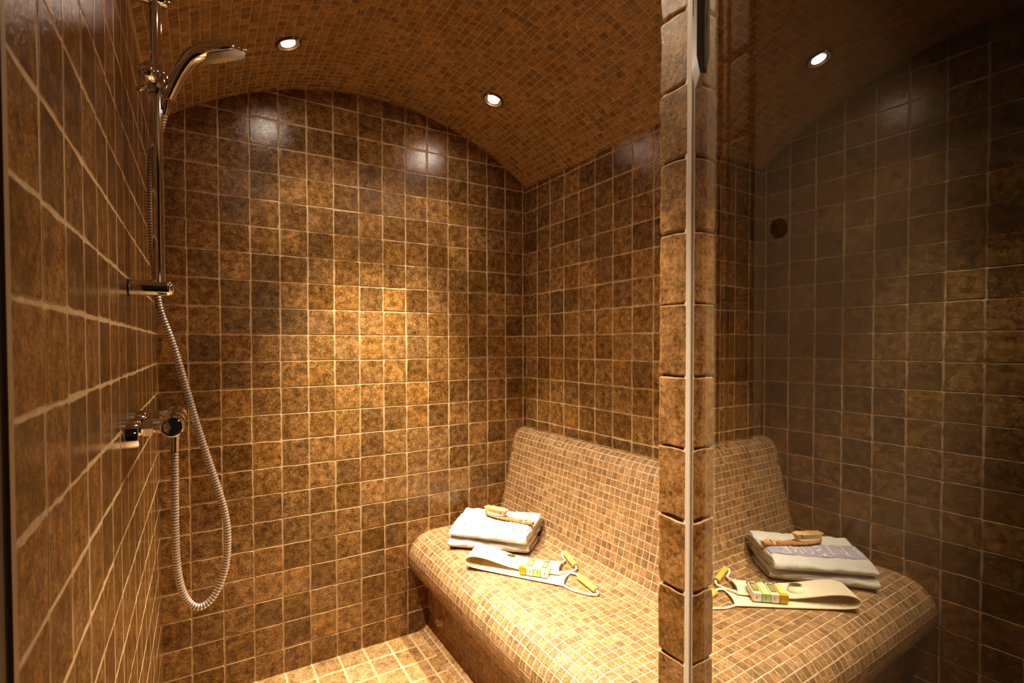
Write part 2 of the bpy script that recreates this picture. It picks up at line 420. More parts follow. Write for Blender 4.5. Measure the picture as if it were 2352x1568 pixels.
# ------------------------------------------------------------------ tiled bench (moulded lounge bench along the right wall)
prof = cr([(.985,.002),(1.010,.006),(1.030,.022),(1.041,.048),(1.045,.085),(1.045,.165),(1.036,.197),(1.005,.233),(.972,.271),(.951,.307),(.943,.345),(.9435,.372),
           (.954,.401),(.973,.424),(1.001,.445),(1.041,.457),(1.087,.4605),(1.15,.461),(1.25,.461),(1.335,.4615),(1.372,.465),(1.404,.476),(1.426,.496),(1.4385,.526),
           (1.460,.609),(1.485,.727),(1.502,.803),(1.514,.850),(1.532,.879),(1.560,.895),(1.586,.898)], 8)
acc = [0]
for a, b in zip(prof, prof[1:]): acc.append(acc[-1] + math.dist(a, b))
def prof_at(s):
    s = min(max(s, 0), acc[-1]); 
    lo, hi = 0, len(acc)-1
    while hi-lo > 1:
        m = (lo+hi)//2
        if acc[m] <= s: lo = m
        else: hi = m
    t = (s-acc[lo])/max(acc[hi]-acc[lo], 1e-9)
    a, b = prof[lo], prof[hi]
    return a[0]+(b[0]-a[0])*t, a[1]+(b[1]-a[1])*t
def bench_fn(u, v, h):
    x, z = prof_at(u); x0, z0 = prof_at(u-.006); x1, z1 = prof_at(u+.006)
    tx, tz = x1-x0, z1-z0; l = math.hypot(tx, tz) or 1
    return Vector((x - tz/l*h, -v, z + tx/l*h))
def seat_top(x, y=0): return .4625
bench = tag(empty('tiled_bench', (1.25,-.8,0)), 'long moulded bench with curved backrest covered in small brown stone mosaic along right wall', 'bench')
mb = MB(); rng = random.Random(17)
n = len(prof)
for i in range(n-1):
    (x0,z0),(x1,z1) = prof[i], prof[i+1]
    mb.quad((x0,0,z0),(x0,YF,z0),(x1,YF,z1),(x1,0,z1), 1)
nr = int(round(acc[-1]/MP)); us = [acc[-1]*k/nr for k in range(nr+1)]
vsb = [MP*k for k in range(int(-YF/MP)+1)] + [-YF]
grid_tiles(mb, bench_fn, us, vsb, .0036, .0015, .0004, 1, .0011, .0010, rng, four=False)
mb.build('mosaic_shell', [M['mosaic'], M['grout_light']], bench, tint=True, angle=25)
nz = MB(); no = Vector((1.045,-.135,.095))
nz.lathe([(.019,0),(.019,.006),(.016,.012),(.015,.022),(.009,.022),(.008,.010)], no, (-1,0,0), 28)
tag(nz.build('steam_nozzle', M['spray'], bench, loc=no), 'round metal nozzle low on the bench front')

# ------------------------------------------------------------------ downlights
def downlight(x, y, label):
    a = math.asin((x-CX)/CRAD)
    nrm = Vector((-math.sin(a), 0, -math.cos(a)))
    p = Vector((CX + CRAD*math.sin(a), y, CZ + CRAD*math.cos(a)))
    t = tag(empty('recessed_downlight', p), label, 'light')
    r = MB(); r.lathe([(.0425,-.001),(.0425,.004),(.040,.0075),(.036,.008),(.0345,.006)], p, nrm, 48, cap=False); r.build('rim', M['lamp_rim'], t)
    c = MB(); c.lathe([(.0345,.006),(.030,.0035),(.0225,.0025)], p, nrm, 48, cap=False); c.build('reflector', M['reflector'], t)
    l = MB(); l.lathe([(.0225,.0025),(.015,.0045),(.006,.0055),(.0,.0056)], p, nrm, 32, cap=False); l.build('lens', M['lamp'], t)
    return p, nrm
PW = 235
def spot(p, nrm, power, size=61):
    d = bpy.data.lights.new('halogen', 'SPOT'); d.energy = power; d.color = (1,.86,.63); d.spot_size = math.radians(size); d.spot_blend = 1; d.shadow_soft_size = .015
    o = bpy.data.objects.new('halogen_light', d); col.objects.link(o); o.location = p + nrm*.012
    o.rotation_euler = (-nrm).to_track_quat('Z', 'Y').to_euler()
    d2 = d.copy(); d2.energy = power*.055; d2.spot_size = math.radians(108); d2.spot_blend = .55; d2.shadow_soft_size = .015
    o2 = bpy.data.objects.new('halogen_spill', d2); col.objects.link(o2); o2.location = p + nrm*.012; o2.rotation_euler = o.rotation_euler
for (x, y), lab in zip(LIGHTS[:2], ['round recessed downlight in the vault above the shower head side', 'round recessed downlight in the vault above the bench']):
    p, nrm = downlight(x, y, lab); spot(p, nrm, PW)
for (x, y), lab in zip(LIGHTS[2:], ['round recessed downlight in the vault nearest the doorway on the shower side', 'round recessed downlight in the vault nearest the doorway over the bench']):
    p, nrm = downlight(x, y, lab); spot(p, nrm, PW)

# ------------------------------------------------------------------ shower rail
RX, RY = .0575, -.788
rail = tag(empty('shower_rail', (0, RY, 1.45)), 'chrome vertical slide rail with two wall brackets on the left tiled wall', 'shower rail')
r = MB(); r.lathe([(.0118,1.44),(.0118,2.105)], (RX, RY, 0), (0,0,1), 32); r.build('pole', M['chrome'], rail)
for z in (1.448, 2.094):
    b = MB(); b.lathe([(.0175,.0),(.0175,.072),(.0165,.078),(.013,.083),(.006,.0855),(0,.086)], (0, RY, z), (1,0,0), 36)
    bo = b.build('wall_bracket', M['chrome'], rail)
    c = MB(); c.lathe([(.0183,-.001),(.0183,.0025),(.0176,.003)], (0, RY, z), (1,0,0), 36); c.build('wall_gasket', M['black'], bo)
sl = MB(); so = Vector((.055, RY, 1.908))
sl.lathe([(.016,-.026),(.0175,-.022),(.0175,.022),(.016,.026)], (RX, RY, 1.905), (0,0,1), 32)
sl.lathe([(.0115,-.012),(.0125,-.008),(.0125,.030),(.0105,.034)], (.071, RY, 1.893), Vector((.10,0,-.9)).normalized()*-1, 28)
slo = sl.build('slider', M['chrome'], rail)
k = MB()
k.lathe([(0,.0395),(.008,.038),(.014,.034),(.0185,.026),(.0200,.016),(.0185,.006),(.014,0),(.010,-.004)], (.050, RY-.010, 1.911), (-.25,-1,.05), 32)
k.lathe([(.006,0),(.006,.016),(.005,.018)], (.038, RY-.008, 1.888), (-.75,-.35,-.6), 16)
k.build('clamp_knob', M['chrome'], slo)

# hand shower
HP = Vector((.0785, RY, 1.878)); HR = Matrix.Rotation(math.radians(28), 3, Vector((.905,0,.425)).normalized())
def hsr(p): return HP + HR @ (Vector(p) - HP)
hs = tag(empty('hand_shower', (.08, RY, 1.88)), 'chrome hand shower with curved handle and pale round spray face hung on the rail', 'hand shower')
path = cr([(.0785,1.878,.0120,.0120),(.090,1.909,.0142,.0142),(.105,1.944,.0155,.0155),(.123,1.974,.0172,.0175),(.143,1.992,.0180,.025),(.167,2.006,.0175,.040),(.192,2.0155,.0165,.0455),(.214,2.0195,.0125,.038),(.228,2.0195,.0065,.022),(.2335,2.0185,.001,.004)], 6)
rs = []
for i, (x, z, a, b) in enumerate(path):
    p0, p1 = path[max(i-1,0)], path[min(i+1,len(path)-1)]
    tx, tz = p1[0]-p0[0], p1[1]-p0[1]; l = math.hypot(tx, tz); tx, tz = tx/l, tz/l
    nx, nz_ = -tz, tx
    rs.append([(x + nx*a*math.cos(q), RY + b*math.sin(q), z + nz_*a*math.cos(q)) for q in [2*math.pi*j/28 for j in range(28)]])
m_ = MB(); m_.rings([[hsr(p) for p in r_] for r_ in rs]); m_.build('handle_body', M['chrome'], hs, angle=60)
fd = HR @ Vector((.425,0,-.905)); fc = hsr((.1855, RY, 2.003))
f = MB(); f.lathe([(.0475,-.004),(.0478,.004),(.0465,.010),(.043,.0145),(.036,.0165),(0,.017)], fc, fd, 48); fo = f.build('spray_face', M['spray'], hs)
nb = MB(); fa = HR @ Vector((.905,0,.425)); fb = HR @ Vector((0,1,0))
for rad, cnt in ((.041,26),(.032,20),(.022,14),(.011,7)):
    for q in range(cnt):
        an = 2*math.pi*q/cnt
        base = fc + fa*rad*math.cos(an) + fb*rad*math.sin(an) + fd*(.0148 if rad > .04 else .0162)
        nb.lathe([(.0021,-.002),(.0019,.0018),(.001,.0028)], base, fd, 8)
nb.build('spray_nozzles', M['spray'], fo)

# shower hose (ribbed metal)
hp = cr([(.0770,RY,1.872),(.0730,-.782,1.850),(.060,-.765,1.806),(.0455,-.752,1.762),(.0405,-.745,1.70),(.0395,-.745,1.62),(.0420,-.745,1.5539),(.0480,-.7500,1.4736),(.0527,-.7550,1.4232),(.0585,-.7600,1.3931),(.0831,-.7650,1.3127),(.1079,-.7700,1.2106),(.1331,-.7750,1.1066),(.1677,-.7800,.9787),(.1824,-.7850,.9146),(.1871,-.7900,.8522),(.1798,-.7900,.7800),(.1553,-.7950,.7253),(.1241,-.8000,.7110),(.0985,-.8000,.7422),(.0851,-.8050,.8078),(.0822,-.8100,.8998),(.0826,-.8100,.9986),(.0830,-.8100,1.0677),(.0835,-.8100,1.112)], 14)
ds = [0]
for a, b in zip(hp, hp[1:]): ds.append(ds[-1] + math.dist(a, b))
def at_len(s):
    import bisect
    i = min(max(bisect.bisect_right(ds, s)-1, 0), len(hp)-2); t = (s-ds[i])/max(ds[i+1]-ds[i],1e-9)
    return tuple(a+(b-a)*t for a, b in zip(hp[i], hp[i+1]))
hose = tag(empty('shower_hose', (.0827,-.81,1.06)), 'silver ribbed metal shower hose hanging in a long loop below the mixer', 'hose')
pts, rad, mi = [], [], []
pit = .0066; s = .03; end = ds[-1]-.03
while s < end:
    for ds_, rr_, m__ in ((0,.0076,0),(.0018,.0081,0),(.0036,.0081,0),(.0050,.0074,1),(.0052,.0060,1),(.0062,.0060,1)):
        pts.append(at_len(s+ds_)); rad.append(rr_); mi.append(m__)
    s += pit
h = MB(); h.tube(pts, rad, 12, midx=mi); h.build('ribbed_hose', [M['chrome_soft'], M['dark']], hose, angle=50)
for lo_, hi_ in ((0,.032),(ds[-1]-.032, ds[-1])):
    q = MB(); q.tube([at_len(lo_+(hi_-lo_)*t/4) for t in range(5)], [.0085,.0088,.0088,.0088,.0085], 16); q.build('end_nut', M['chrome'], hose)

# shower mixer
mz = 1.152; mx_ = .0835
mix = tag(empty('shower_mixer', (0,-.815,mz)), 'chrome bar shower mixer with two round wall roses on the left tiled wall', 'mixer tap')
b = MB(); b.lathe([(.019,-.862),(.0215,-.858),(.0215,-.742),(.019,-.738)], (mx_,0,mz), (0,1,0), 36)
b.lathe([(.0095,-.045),(.0095,-.012)], (mx_,-.81,mz), (0,0,1), 20)
b.build('mixer_body', M['chrome'], mix)
for y0, y1 in ((-.864,-.926),(-.736,-.690)):
    d_ = 1 if y1 > y0 else -1; ln = abs(y1-y0)
    hb = MB(); hb.lathe([(.020,0),(.0222,.004),(.0225,ln-.010),(.0210,ln-.002),(.0185,ln),(.0175,ln),(.0160,ln-.002),(0,ln-.001)], (mx_,y0,mz), (0,d_,0), 40)
    hv = hb.build('control_handle', M['chrome'], mix)
    rg = MB(); rg.lathe([(.0166,ln-.0018),(.0164,ln+.0008),(.0156,ln+.0008),(.0153,ln-.0018)], (mx_,y0,mz), (0,d_,0), 40, cap=False); rg.build('end_ring', M['chrome'], hv)
for y in (-.893, -.738):
    es = MB(); es.lathe([(.030,0),(.030,.024),(.0285,.0268),(.020,.0275)], (0,y,mz-.012), (1,0,0), 40)
    eo = es.build('wall_rose', M['chrome'], mix)
    nn = MB()
    nn.lathe([(.0135,.026),(.0135,.032)], (0,y,mz-.004), (1,0,0), 24)
    nn.lathe([(.0165,.031),(.0182,.033),(.0182,.049),(.0165,.051)], (0,y,mz-.002), (1,0,0), 6)
    nn.lathe([(.0135,.050),(.0150,.056),(.0185,.072),(.019,.078)], (0,y + (.03 if y < -.8 else -.03)*0,mz), (1,0,0), 28)
    nn.build('union_nut', M['chrome'], mix, angle=25)

# ------------------------------------------------------------------ folded towels
def bil(q, u, v):
    FL, FR, BR, BL = q
    return tuple(FL[k]*(1-u)*(1-v)+FR[k]*u*(1-v)+BR[k]*u*v+BL[k]*(1-u)*v for k in range(len(FL)))
def towel(name, quad, zb, zt, label, band=False, seed=1, layers=3):
    """quad: plan corners FL FR BR BL; zb/zt bottom and top height per corner. Nested folds open to the right and back."""
    rg = random.Random(seed)
    t = tag(empty(name, (quad[0][0], quad[0][1], zb[0])), label, 'towel', 'folded white towels on the bench')
    Q = [(*p, b, c) for p, b, c in zip(quad, zb, zt)]
    def P(u, v, w):
        x, y, b, c = bil(Q, u, v)
        return Vector((x, y, b + (c-b)*w))
    body = MB()
    NU = 64
    # each nested sheet is a U lying on its side: starts at the back top, runs to the front, rounds the fold, runs back underneath
    for k in range(layers):
        w_out = .5 - k*(.5/(layers)); w_in = w_out - (.5/layers) + .012
        if k == layers-1: w_in = .012
        vf = .0 + k*.035
        prof_o = []; prof_i = []
        back = 1.0 - rg.uniform(0,.02)
        vr = .17
        for i in range(31):
            prof_o.append((back + (vf+vr-back)*i/30, .5+w_out)); prof_i.append((back + (vf+vr-back)*i/30, .5+w_in))
        for i in range(1, 12):
            q = math.pi*i/12
            prof_o.append((vf+vr - vr*math.sin(q), .5+w_out*math.cos(q)))
            ri = max(vr - (w_out-w_in)*.32, .03)
            prof_i.append((vf+vr - ri*math.sin(q), .5+w_in*math.cos(q)))
        for i in range(11):
            prof_o.append((vf+vr + (back-vf-vr)*i/10, .5-w_out)); prof_i.append((vf+vr + (back-vf-vr)*i/10, .5-w_in))
        ring = prof_o + prof_i[::-1]
        u0 = rg.uniform(0,.012); u1 = 1 - (.0 if k == 0 else rg.uniform(.0,.03))
        rs = []
        for a in range(NU+1):
            uu = u0 + (u1-u0)*a/NU
            rr = []
            for v, w in ring:
                wob = .006*mnoise.noise(Vector((uu*7+seed*3, v*6, k*2.3))) + .0035*mnoise.noise(Vector((uu*19, v*17, seed+k)))
                sag = -.0035*math.sin(math.pi*uu)*(w > .8)
                endw = .020*mnoise.noise(Vector((v*6+k*5, w*3, seed*1.7)))*(uu**6) - .014*mnoise.noise(Vector((v*7, k*3, seed*2.9)))*((1-uu)**6)
                # soft ends: the sheet thins and droops at the two open ends
                edge = min(uu-u0, u1-uu)/(u1-u0)
                pinch = 1 - .22*max(0, 1-edge/.03)**2
                p = P(uu + endw, v, .5 + (w-.5)*pinch)
                p.z += wob*(.12+.88*(w > .3)) + sag
                rr.append(p)
            rs.append(rr)
        body.rings(rs)
    bo = body.build('terry_cloth', M['towel'], t, angle=70)
    if band:
        def S(u, v, lift):
            uu = min(max(u, 0), 1)
            p = P(u, v, 1.0)
            wob = .006*mnoise.noise(Vector((uu*7+seed*3, v*6, 0))) + .0035*mnoise.noise(Vector((uu*19, v*17, seed)))
            p.z += wob - .0035*math.sin(math.pi*uu) + lift
            return p
        def vv(u, t_): return (.245 + .43*t_) - .07*u     # band runs a little askew
        bm_ = MB(); rows, cols = 24, 90; g_ = []
        for i in range(cols+1):
            for j in range(rows+1):
                u = .012 + .972*i/cols
                g_.append(S(u, vv(u, j/rows), .0016))
        fs = [(i*(rows+1)+j, (i+1)*(rows+1)+j, (i+1)*(rows+1)+j+1, i*(rows+1)+j+1) for i in range(cols) for j in range(rows)]
        bm_.add(g_, fs); bd = bm_.build('woven_band', M['band'], t, angle=0)
        # the word woven into the band, serif capitals drawn as strokes
        def arc(cx, cy, rx, ry, a0, a1, n=12): return [(cx+rx*math.cos(math.radians(a0+(a1-a0)*i/n)), cy+ry*math.sin(math.radians(a0+(a1-a0)*i/n))) for i in range(n+1)]
        G = {
         'L': [([(.18,.0),(.18,1)],.15), ([(.04,.03),(.82,.03)],.06), ([(.80,.0),(.86,.30)],.07), ([(.04,.97),(.34,.97)],.06)],
         'E': [([(.2,.0),(.2,1)],.15), ([(.05,.03),(.84,.03)],.06), ([(.05,.97),(.82,.97)],.06), ([(.2,.52),(.62,.52)],.07), ([(.82,.0),(.86,.27)],.07), ([(.80,1),(.82,.74)],.07), ([(.62,.40),(.62,.64)],.06)],
         'I': [([(.5,.0),(.5,1)],.17), ([(.3,.03),(.7,.03)],.06), ([(.3,.97),(.7,.97)],.06)],
         'S': [(arc(.48,.74,.30,.23,15,270)[:-1] + arc(.48,.26,.33,.24,90,-165),.13), ([(.80,.98),(.80,.70)],.06), ([(.13,.02),(.13,.32)],.06)],
         'U': [([(.2,1),(.2,.32)] + arc(.5,.32,.30,.30,180,360) + [(.8,1)],.12), ([(.07,.97),(.32,.97)],.05), ([(.68,.97),(.93,.97)],.05)],
         'R': [([(.2,.0),(.2,1)],.15), ([(.05,.97),(.5,.97)] + arc(.5,.74,.27,.23,90,-90) + [(.2,.51)],.10), ([(.5,.5),(.86,.02)],.14), ([(.05,.03),(.36,.03)],.06), ([(.76,.03),(.98,.03)],.06)],
        }
        lm = MB()
        word = 'LEISURE'; u0, du = .035, .118
        for i, ch in enumerate(word):
            for pl, th in G[ch]:
                dense = []
                for a, b in zip(pl, pl[1:]):
                    nn_ = max(1, int(math.dist(a,b)/.05))
                    dense += [(a[0]+(b[0]-a[0])*q/nn_, a[1]+(b[1]-a[1])*q/nn_) for q in range(nn_)]
                dense.append(pl[-1]); vs, fs = [], []
                for q, p in enumerate(dense):
                    a, b = dense[max(q-1,0)], dense[min(q+1,len(dense)-1)]
                    tx, ty = b[0]-a[0], b[1]-a[1]; l = math.hypot(tx,ty) or 1
                    for sg in (-1, 1):
                        X, Y = p[0]-ty/l*th*.6*sg, p[1]+tx/l*th*.6*sg
                        u = u0 + du*(i + X*.92)
                        vs.append(S(u, vv(u, .13+.74*Y), .0028))
                fs = [(2*q, 2*q+1, 2*q+3, 2*q+2) for q in range(len(dense)-1)]
                lm.add(vs, fs)
        lm.build('band_lettering', M['letter'], bd, angle=0)
    return t, P
towel('folded_towel', [(1.018,-.243),(1.272,-.476),(1.452,-.330),(1.203,-.062)], (.463,.463,.466,.463), (.506,.508,.520,.508),
      'plain folded white towel at the bottom of the stack, directly on the mosaic bench', seed=5, layers=2)
tw, TP = towel('folded_towel', [(1.030,-.235),(1.252,-.490),(1.428,-.356),(1.214,-.050)], (.505,.506,.516,.505), (.542,.556,.577,.553),
      'folded white towel on top of the stack with a lavender band of woven lettering', band=True, seed=9, layers=3)

# ------------------------------------------------------------------ bath brush on the towels
h0, h1 = Vector((1.321,-.446,.576)), Vector((1.237,-.190,.565))
ax = (h1-h0); BL_ = ax.length; ax.normalize(); sx = ax.cross(Vector((0,0,1))).normalized(); uz = sx.cross(ax)
def BP(s, w, z): return h0 + ax*s + sx*w + uz*z
brush = tag(empty('bath_brush', h0), 'wooden bath brush with cream bristles lying on top of the towels', 'brush')
outline = [(0,.006),(.006,.0100),(.03,.0112),(.07,.0105),(.105,.0100),(.130,.0125),(.150,.0180),(.175,.0215),(.205,.0225),(.232,.0205),(.252,.0140),(.262,.0070),(.266,.001)]
oc = cr([(s*BL_/.266, w) for s, w in outline], 4)
rs = []
for s, w in oc:
    bow = .006*math.sin(math.pi*s/BL_)*-1 + .002
    rs.append([BP(s, w*cx_, bow + .0062*cz_) for cx_, cz_ in ((-1,-.35),(-.82,-.9),(-.3,-1),(.3,-1),(.82,-.9),(1,-.35),(1,.45),(.85,.95),(.3,1),(-.3,1),(-.85,.95),(-1,.45))])
b = MB(); b.rings(rs); b.build('wooden_handle', M['wood'], brush, angle=50)
sc0, sc1 = BL_-.118, BL_-.012
pd = MB(); rs = []
for hh, k_ in ((.005,1.0),(.0105,1.0),(.0118,.96)):
    rs.append([BP((sc0+sc1)/2 + (sc1-sc0)/2*k_*math.copysign(abs(math.cos(q))**.75, math.cos(q)), .0185*k_*math.copysign(abs(math.sin(q))**.75, math.sin(q)), hh) for q in [2*math.pi*j/40 for j in range(40)]])
pd.rings(rs); pad = pd.build('bristle_pad', M['bristle_base'], brush)
bt = MB(); rb = random.Random(3)
for i in range(19):
    for j in range(7):
        s = sc0+.005 + (sc1-sc0-.010)*i/18; w = -.0148 + .0296*j/6
        cs = (s-(sc0+sc1)/2)/((sc1-sc0)/2)
        if abs(cs)**2.6 + abs(w/.0178)**2.6 > 1: continue
        fl_s = cs*.012; fl_w = w*.28
        topz = .031 + rb.uniform(-.001,.001)
        p0 = BP(s, w, .0105); p1 = BP(s+fl_s*.45+rb.uniform(-.0006,.0006), w+fl_w*.5, .021); p2 = BP(s+fl_s, w+fl_w, topz)
        bt.tube([p0, p1, p2], [.0017,.0023,.0030], 7)
bt.build('bristles', M['bristle'], brush)
st = MB()
for s in (.040,.0435,.047):
    st.tube([BP(s + .002*math.sin(q), .0122*math.cos(q), .0 + .0085*math.sin(q)) for q in [2*math.pi*j/16 for j in range(17)]], .0014, 8)
st.tube(cr([BP(.043,.001,.0095), BP(.050,-.004,.013), BP(.060,-.010,.014), BP(.069,-.016,.010)],5), [.0016]*15+[.0022], 8)
st.tube(cr([BP(.043,.0,.0095), BP(.038,.012,.011), BP(.034,.021,.004), BP(.030,.030,-.004)],5), [.0016]*15+[.0024], 8)
st.tube(cr([BP(.044,-.002,.0095), BP(.055,-.003,.020), BP(.064,-.012,.016), BP(.050,-.008,.010)],5), .0015, 8)
st.build('hanging_cord', M['string'], brush)

# ------------------------------------------------------------------ back scrubber strap
scr = tag(empty('back_scrubber', (1.2,-.6,.463)), 'folded cream scrubber strap with rope ends and bamboo handles on the bench', 'scrubber strap')
wl = Vector((.78,.626,0)); wu = Vector((.70,.714,0))
cpath = [((1.277,-.722,.4674),0),((1.235,-.664,.4674),0),((1.175,-.583,.4676),0),((1.115,-.500,.4680),0),((1.076,-.446,.4690),.05),((1.054,-.416,.4735),.2),((1.045,-.404,.4865),.45),((1.050,-.406,.5005),.65),((1.070,-.425,.5085),.8),((1.103,-.457,.5045),.9),((1.140,-.492,.4925),1),((1.180,-.530,.4810),1),((1.225,-.573,.4755),1),((1.268,-.614,.4745),1),((1.306,-.650,.4740),1)]
cp = cr([(*p, q) for p, q in cpath], 6)
HW = .051
def strap_pt(i, w, lift):
    x, y, z, q = cp[i]; wd = (wl*(1-q) + wu*q).normalized()
    a, b = cp[max(i-1,0)], cp[min(i+1,len(cp)-1)]
    tt = Vector((b[0]-a[0], b[1]-a[1], b[2]-a[2])).normalized(); nn_ = wd.cross(tt).normalized()
    return Vector((x,y,z)) + wd*w + nn_*lift
n = len(cp)
def endcut(i, f):
    """concave ends: the middle of the two ends is cut back"""
    return 0
th = .0024
def strap_mesh(l0, l1, hw, i0=0, i1=None):
    b_ = MB(); rs = []; i1 = i1 or n
    for i in range(i0, i1):
        ws = [-hw + 2*hw*k/10 for k in range(11)]
        def adj(i, w):
            e = min(i, n-1-i)
            pull = .009*(1-(w/hw)**2)*max(0, 1-e/5.0)
            a, b = cp[max(i-1,0)], cp[min(i+1,n-1)]
            tt = Vector((b[0]-a[0], b[1]-a[1], b[2]-a[2])).normalized()
            return tt*pull*(1 if i < n/2 else -1)
        rs.append([strap_pt(i, w, l1)+adj(i,w) for w in ws] + [strap_pt(i, w, l0)+adj(i,w) for w in ws[::-1]])
    b_.rings(rs); return b_
strap_mesh(-th, .0002, HW).build('cotton_side', M['cotton'], scr, angle=60)
strap_mesh(.0002, th, HW*.98, 24, n-12).build('sisal_side', M['sisal'], scr, angle=60)
pp = MB()
for sg in (-1, 1): pp.tube([strap_pt(i, sg*HW, 0) for i in range(n)], .0027, 8)
pp.build('edge_piping', M['piping'], scr)
def handle(p0, p1, rope_pts, nm):
    p0, p1 = Vector(p0), Vector(p1); d = p1-p0; ln = d.length; d.normalize()
    b_ = MB()
    b_.lathe([(.0045,0),(.0104,.0005),(.0110,.003),(.0105,ln*.46),(.0112,ln*.49),(.0114,ln*.5),(.0110,ln*.52),(.0103,ln-.003),(.0098,ln-.0005),(.0045,ln)], p0, d, 24)
    ho = b_.build('bamboo_handle', M['bamboo'], scr)
    e_ = MB()
    for q, dr in ((p0,-1),(p1,1)):
        e_ = MB(); e_.lathe([(.0095,.0002),(.0095,.0009),(.0042,.0009)], q, d*dr, 20)
        e_.build('cut_end', M['bamboo_end'], ho)
    for pl in rope_pts:
        q = MB(); c_ = cr([tuple(Vector(v)) for v in pl], 10); ds2 = 0
        q.tube(c_, [.0040 + .0005*math.sin(i*1.9) for i in range(len(c_))], 10); q.build('rope', M['rope'], scr)
ea, eb = strap_pt(1, HW*.93, 0), strap_pt(1, -HW*.93, 0)
ec, ed = strap_pt(n-2, HW*.93, 0), strap_pt(n-2, -HW*.93, 0)
handle((1.319,-.737,.4735), (1.304,-.846,.4730), [
    [ea, (1.322,-.694,.470), (1.325,-.716,.473), (1.3195,-.733,.4735)],
    [eb, (1.243,-.790,.467), (1.258,-.820,.4675), (1.274,-.848,.468), (1.292,-.861,.470), (1.302,-.856,.472), (1.304,-.848,.473)]], 1)
handle((1.392,-.566,.4835), (1.361,-.668,.4770), [
    [ec, (1.359,-.604,.473), (1.366,-.590,.476), (1.372,-.572,.480), (1.382,-.560,.484), (1.391,-.564,.4835)],
    [ed, (1.322,-.683,.472), (1.340,-.685,.472), (1.355,-.680,.474), (1.361,-.670,.477)]], 2)

# ------------------------------------------------------------------ four small toiletry bottles lying side by side
rd = Vector((.667,-.745,0)); ldv = Vector((.745,.667,.11)).normalized(); upv = rd.cross(ldv).normalized()
if upv.z < 0: upv = -upv
FB = Vector((1.143,-.605,.4712))
BW, BH, BLn = .0272, .0305, .068
specs = [('b_yellow','gold','amber filled mini toiletry bottle at the left end of the row of four, gold label'),
         ('b_white','dark','milky white mini toiletry bottle next to the amber one, dark label'),
         ('b_green','gold','pale green mini toiletry bottle in the row of four, gold label'),
         ('b_white','dark','milky white mini toiletry bottle at the right end of the row of four, dark label')]
for i, (mn, lab, txt) in enumerate(specs):
    o0 = FB + rd*(BW*i + .0006)
    MM = Matrix(((rd.x,ldv.x,upv.x,o0.x),(rd.y,ldv.y,upv.y,o0.y),(rd.z,ldv.z,upv.z,o0.z),(0,0,0,1)))
    t = tag(empty('toiletry_bottle', o0), txt, 'bottle', 'mini toiletry bottles on the scrubber strap')
    b = MB(); w, hh, e = BW-.0012, BH, .0022
    def rect(y, s_, z0=0):
        x0, x1, zz0, zz1 = w/2-w/2*s_, w/2+w/2*s_, hh/2-hh/2*s_, hh/2+hh/2*s_; c_ = e*s_
        return [MM @ Vector(p) for p in ((x0+c_,y,zz0),(x1-c_,y,zz0),(x1,y,zz0+c_),(x1,y,zz1-c_),(x1-c_,y,zz1),(x0+c_,y,zz1),(x0,y,zz1-c_),(x0,y,zz0+c_))]
    b.rings([rect(0,.9), rect(.002,1), rect(BLn-.004,1), rect(BLn,.86), rect(BLn+.004,.5), rect(BLn+.007,.42)])
    b.build('bottle_body', M[mn], t, angle=35)
    c = MB(); cc = MM @ Vector((w/2, BLn+.005, hh/2)); c.lathe([(.0085,0),(.0092,.002),(.0092,.014),(.0080,.016)], cc, ldv, 24); c.build('cap', M['cap'], t)
    l = MB(); z = hh+.0004
    l.add([MM @ Vector(p) for p in ((.0025,.010,z),(w-.0025,.010,z),(w-.0025,BLn-.004,z),(.0025,BLn-.004,z))], [(0,1,2,3)], 0)
    z += .0003
    l.add([MM @ Vector(p) for p in ((.0040,.013,z),(w-.0040,.013,z),(w-.0040,BLn-.007,z),(.0040,BLn-.007,z))], [(0,1,2,3)], 1)
    z += .0003
    for k in range(4):                      # illegible print lines running along the bottle
        xx = .0070 + k*.0036
        l.add([MM @ Vector(p) for p in ((xx,.017,z),(xx+.0013,.017,z),(xx+.0013,BLn-.011-(k % 2)*.006,z),(xx,BLn-.011-(k % 2)*.006,z))], [(0,1,2,3)], 2)
    l.build('label', [M['lab_gold'], M['lab_dark'] if lab == 'dark' else M['lab_gold2'], M['lab_gold2'] if lab == 'dark' else M['lab_gold']], t, smooth=False)
    if mn != 'b_yellow':
        f = MB(); f.add([MM @ Vector(p) for p in ((w*.55,-.0004,hh*.35),(w*.62,-.0004,hh*.35),(w*.62,-.0004,hh*.72),(w*.55,-.0004,hh*.72))], [(0,1,2,3)]); f.build('base_print', M['lab_dark'], t, smooth=False)

# ------------------------------------------------------------------ wrapped soap beside the bottles
sp0 = Vector((1.163,-.522,.4905))
ws = tag(empty('wrapped_soap', sp0), 'small round soap in clear wrapping with dark green label, left of the bottles', 'soap')
rx_ = Vector((.80,-.60,-.10)).normalized(); ry_ = Vector((.60,.78,.12)).normalized(); rz_ = rx_.cross(ry_)
if rz_.z < 0: rz_ = -rz_
b = MB(); b.rings([[sp0 + rx_*(.0265*math.cos(a)*math.cos(f_)) + ry_*(.0235*math.sin(a)*math.cos(f_)) + rz_*(.0115*math.sin(f_)) for a in [2*math.pi*k/28 for k in range(28)]] for f_ in [math.radians(-88+176*j/10) for j in range(11)]])
b.build('soap_bar', M['soap'], ws)
lb = MB(); vs = []; fs = []
for i in range(13):
    s = -1+2*i/12; wv = .0125*(1-s*s)+.0004
    for j in range(5):
        yy = .005 + wv*(-.75+.44*j); xx = .0225*s
        rr_ = min(1, (xx/.0265)**2 + (yy/.0235)**2)
        vs.append(sp0 + rx_*xx + ry_*yy + rz_*(.0150*math.sqrt(max(0,1-rr_*.85))+.0030))
